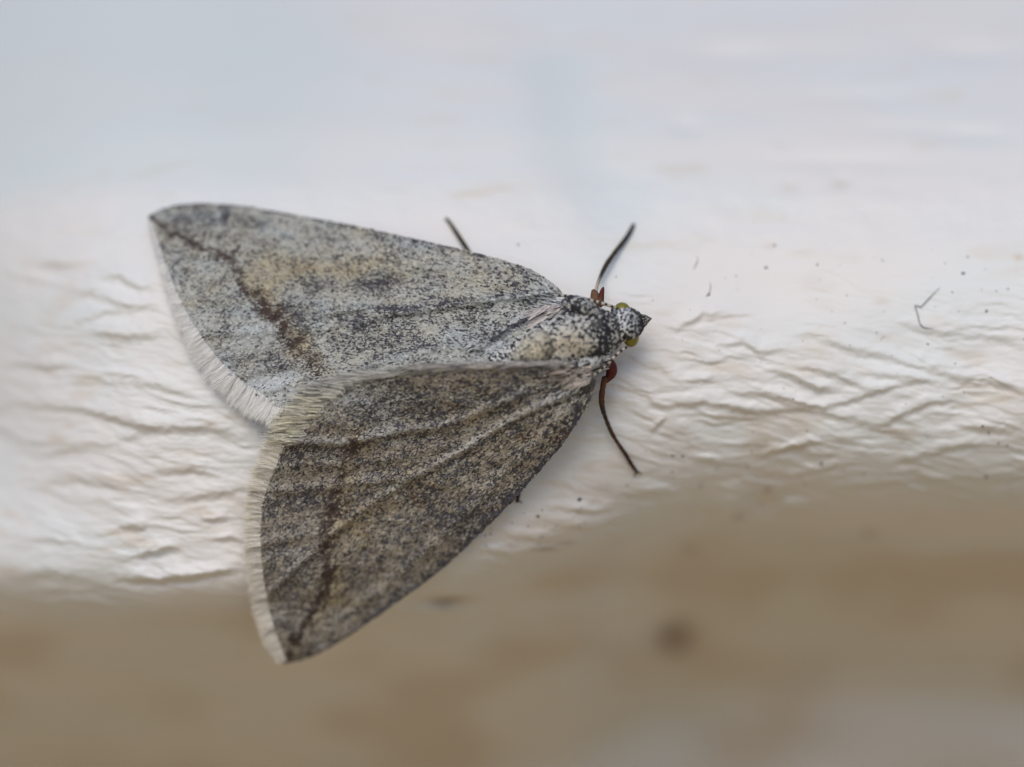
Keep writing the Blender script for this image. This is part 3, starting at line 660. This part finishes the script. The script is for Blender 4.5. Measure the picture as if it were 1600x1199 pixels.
# white streaked hair tufts at the wing bases
def tuftset(n_, x0, x1, y0, y1, dx, dy, L, col, dark, parent, wf, off):
    rt = np.stack([rng.uniform(x0, x1, n_), rng.uniform(y0, y1, n_)], -1)
    cc = np.array(col)*(.7+.5*rng.random((n_, 1))); cc = np.where(rng.random((n_, 1)) < dark, cc*.10, cc)
    hairs('base_hairs', rt, np.stack([dx+0*rt[:, 0], dy+0*rt[:, 0]], -1)+rng.normal(0, .10, (n_, 2)), rng.uniform(*L, n_), rng.uniform(1.2, 2.2, n_), cc, parent, None, .08, .35, w_abs=wf(rt[:, 0], rt[:, 1])+off)
tuftset(620, 850, 905, 476, 506, -1, .50, (34, 70), (.96, .90, .86), .25, th_o, wA, .22)
tuftset(200, 866, 895, 462, 480, -1, -.15, (14, 30), (.97, .97, .97), .15, th_o, wA, .16)
tuftset(260, 880, 925, 572, 590, -1, .12, (30, 60), (.80, .70, .62), .35, th_o, wB, .12)
tuftset(160, 895, 925, 582, 600, -1, .55, (16, 34), (.92, .84, .76), .2, th_o, wB, .10)
tuftset(240, 905, 955, 545, 578, -1, .25, (14, 34), (.75, .72, .70), .5, th_o, lambda x, y: 1.35+0*x, .1)

# ---------------------------------------------------------------- dirt and fibres on the paint
sp = [(1505,428,3),(1541,487,2.6),(1197,419,2.6),(1277,414,2.2),(1107,461,2.6),(1378,407,1.6),(1377,530,1.3),(1488,457,1.8),(1575,452,2),(1512,402,1.8),(1557,455,1.5),(1450,538,2),(1535,666,2.6),(1545,676,1.8),(1284,724,2.6),
      (1067,713,1.8),(1050,737,1.8),(1350,740,1.5),(1574,696,1.8),(1560,692,1.5),(840,807,2.6),(847,797,1.4),(905,781,3.2),(980,758,1.6),(983,776,1.4),(766,834,1.6),(758,837,1.5),(760,853,1.4),(1009,705,1.4),(1065,713,1.4),(1210,384,2.2),(1150,432,1.5),(1370,520,1.4),(1498,487,1.3),(1600,530,1.8),
      (395,818,2.0),(1541,745,2.2),(1167,730,1.4),(1174,706,1.3),(1051,712,1.6),(963,433,1.5),(810,383,2),(695,345,1.2),(1020,470,1.4),(1328,540,1.3),(1320,505,1.4)]
for _ in range(60):
    sp.append((rng.uniform(1040, 1600), rng.uniform(380, 770), rng.uniform(.7, 1.2)))
for _ in range(40):
    sp.append((rng.uniform(720, 980), rng.uniform(790, 870), rng.uniform(.6, 1.2)))
vv, ff, cc = [], [], []; nvt = 0
for (x, y, r) in sp:
    r = r*(1.0 if y < 560 else 1.15)
    w = tw(x, y); a = np.linspace(0, 2*math.pi, 7, endpoint=False); rr = r*rng.uniform(.6, 1.25, 7)
    ring = at(x+rr*np.cos(a), y+rr*np.sin(a), w-.01); up = at(x+rr*.5*np.cos(a), y+rr*.5*np.sin(a), w+.012+r*.006)
    vv += [ring, up]; i = nvt+np.arange(7); j = np.roll(i, -1)
    ff.append(np.stack([i, i+7, j+7, j], -1)); ff.append((i+7)[None, :]); nvt += 14
    cc.append(np.array([rng.choice([.03, .06, .14])]*14)[:, None]*np.array([1, .85, .7]))
m_dirt = tint_mat('dirt', rough=.9)
o = mesh_np('dirt_specks', np.vstack(vv), ff, m_dirt, cols=np.vstack(cc), smooth=False); tag(o, kind='stuff')
def fibre(pts, rad, col, label):
    global ML
    keep = ML; ML = np.zeros(3)
    P_ = [(x, y, tw(x, y)+.03, r) for (x, y), r in zip(pts, np.interp(np.linspace(0, 1, len(pts)), [0, .15, .85, 1], [rad*.4, rad, rad, rad*.3]))]
    o = tube('fibre', P_, None, grad((0, col), (1, col)), m=50, sides=6); ML = keep
    tag(o, label=label, category='fibre')
fibre([(1468,450),(1455,463),(1441,478),(1438,480),(1430,478),(1434,492),(1437,505),(1444,512),(1458,514)], .8, (.22, .20, .21), 'bent thin grey fibre lying on the white paint far right of the moth head')
fibre([(1089,400),(1090,408),(1086,416),(1084,421)], .7, (.42, .40, .40), 'short faint fibre on smooth white paint above and right of the moth head')
fibre([(1109,440),(1110,450),(1107,461),(1102,463)], .6, (.35, .33, .33), 'tiny hooked fibre ending in a black speck right of the moth head')
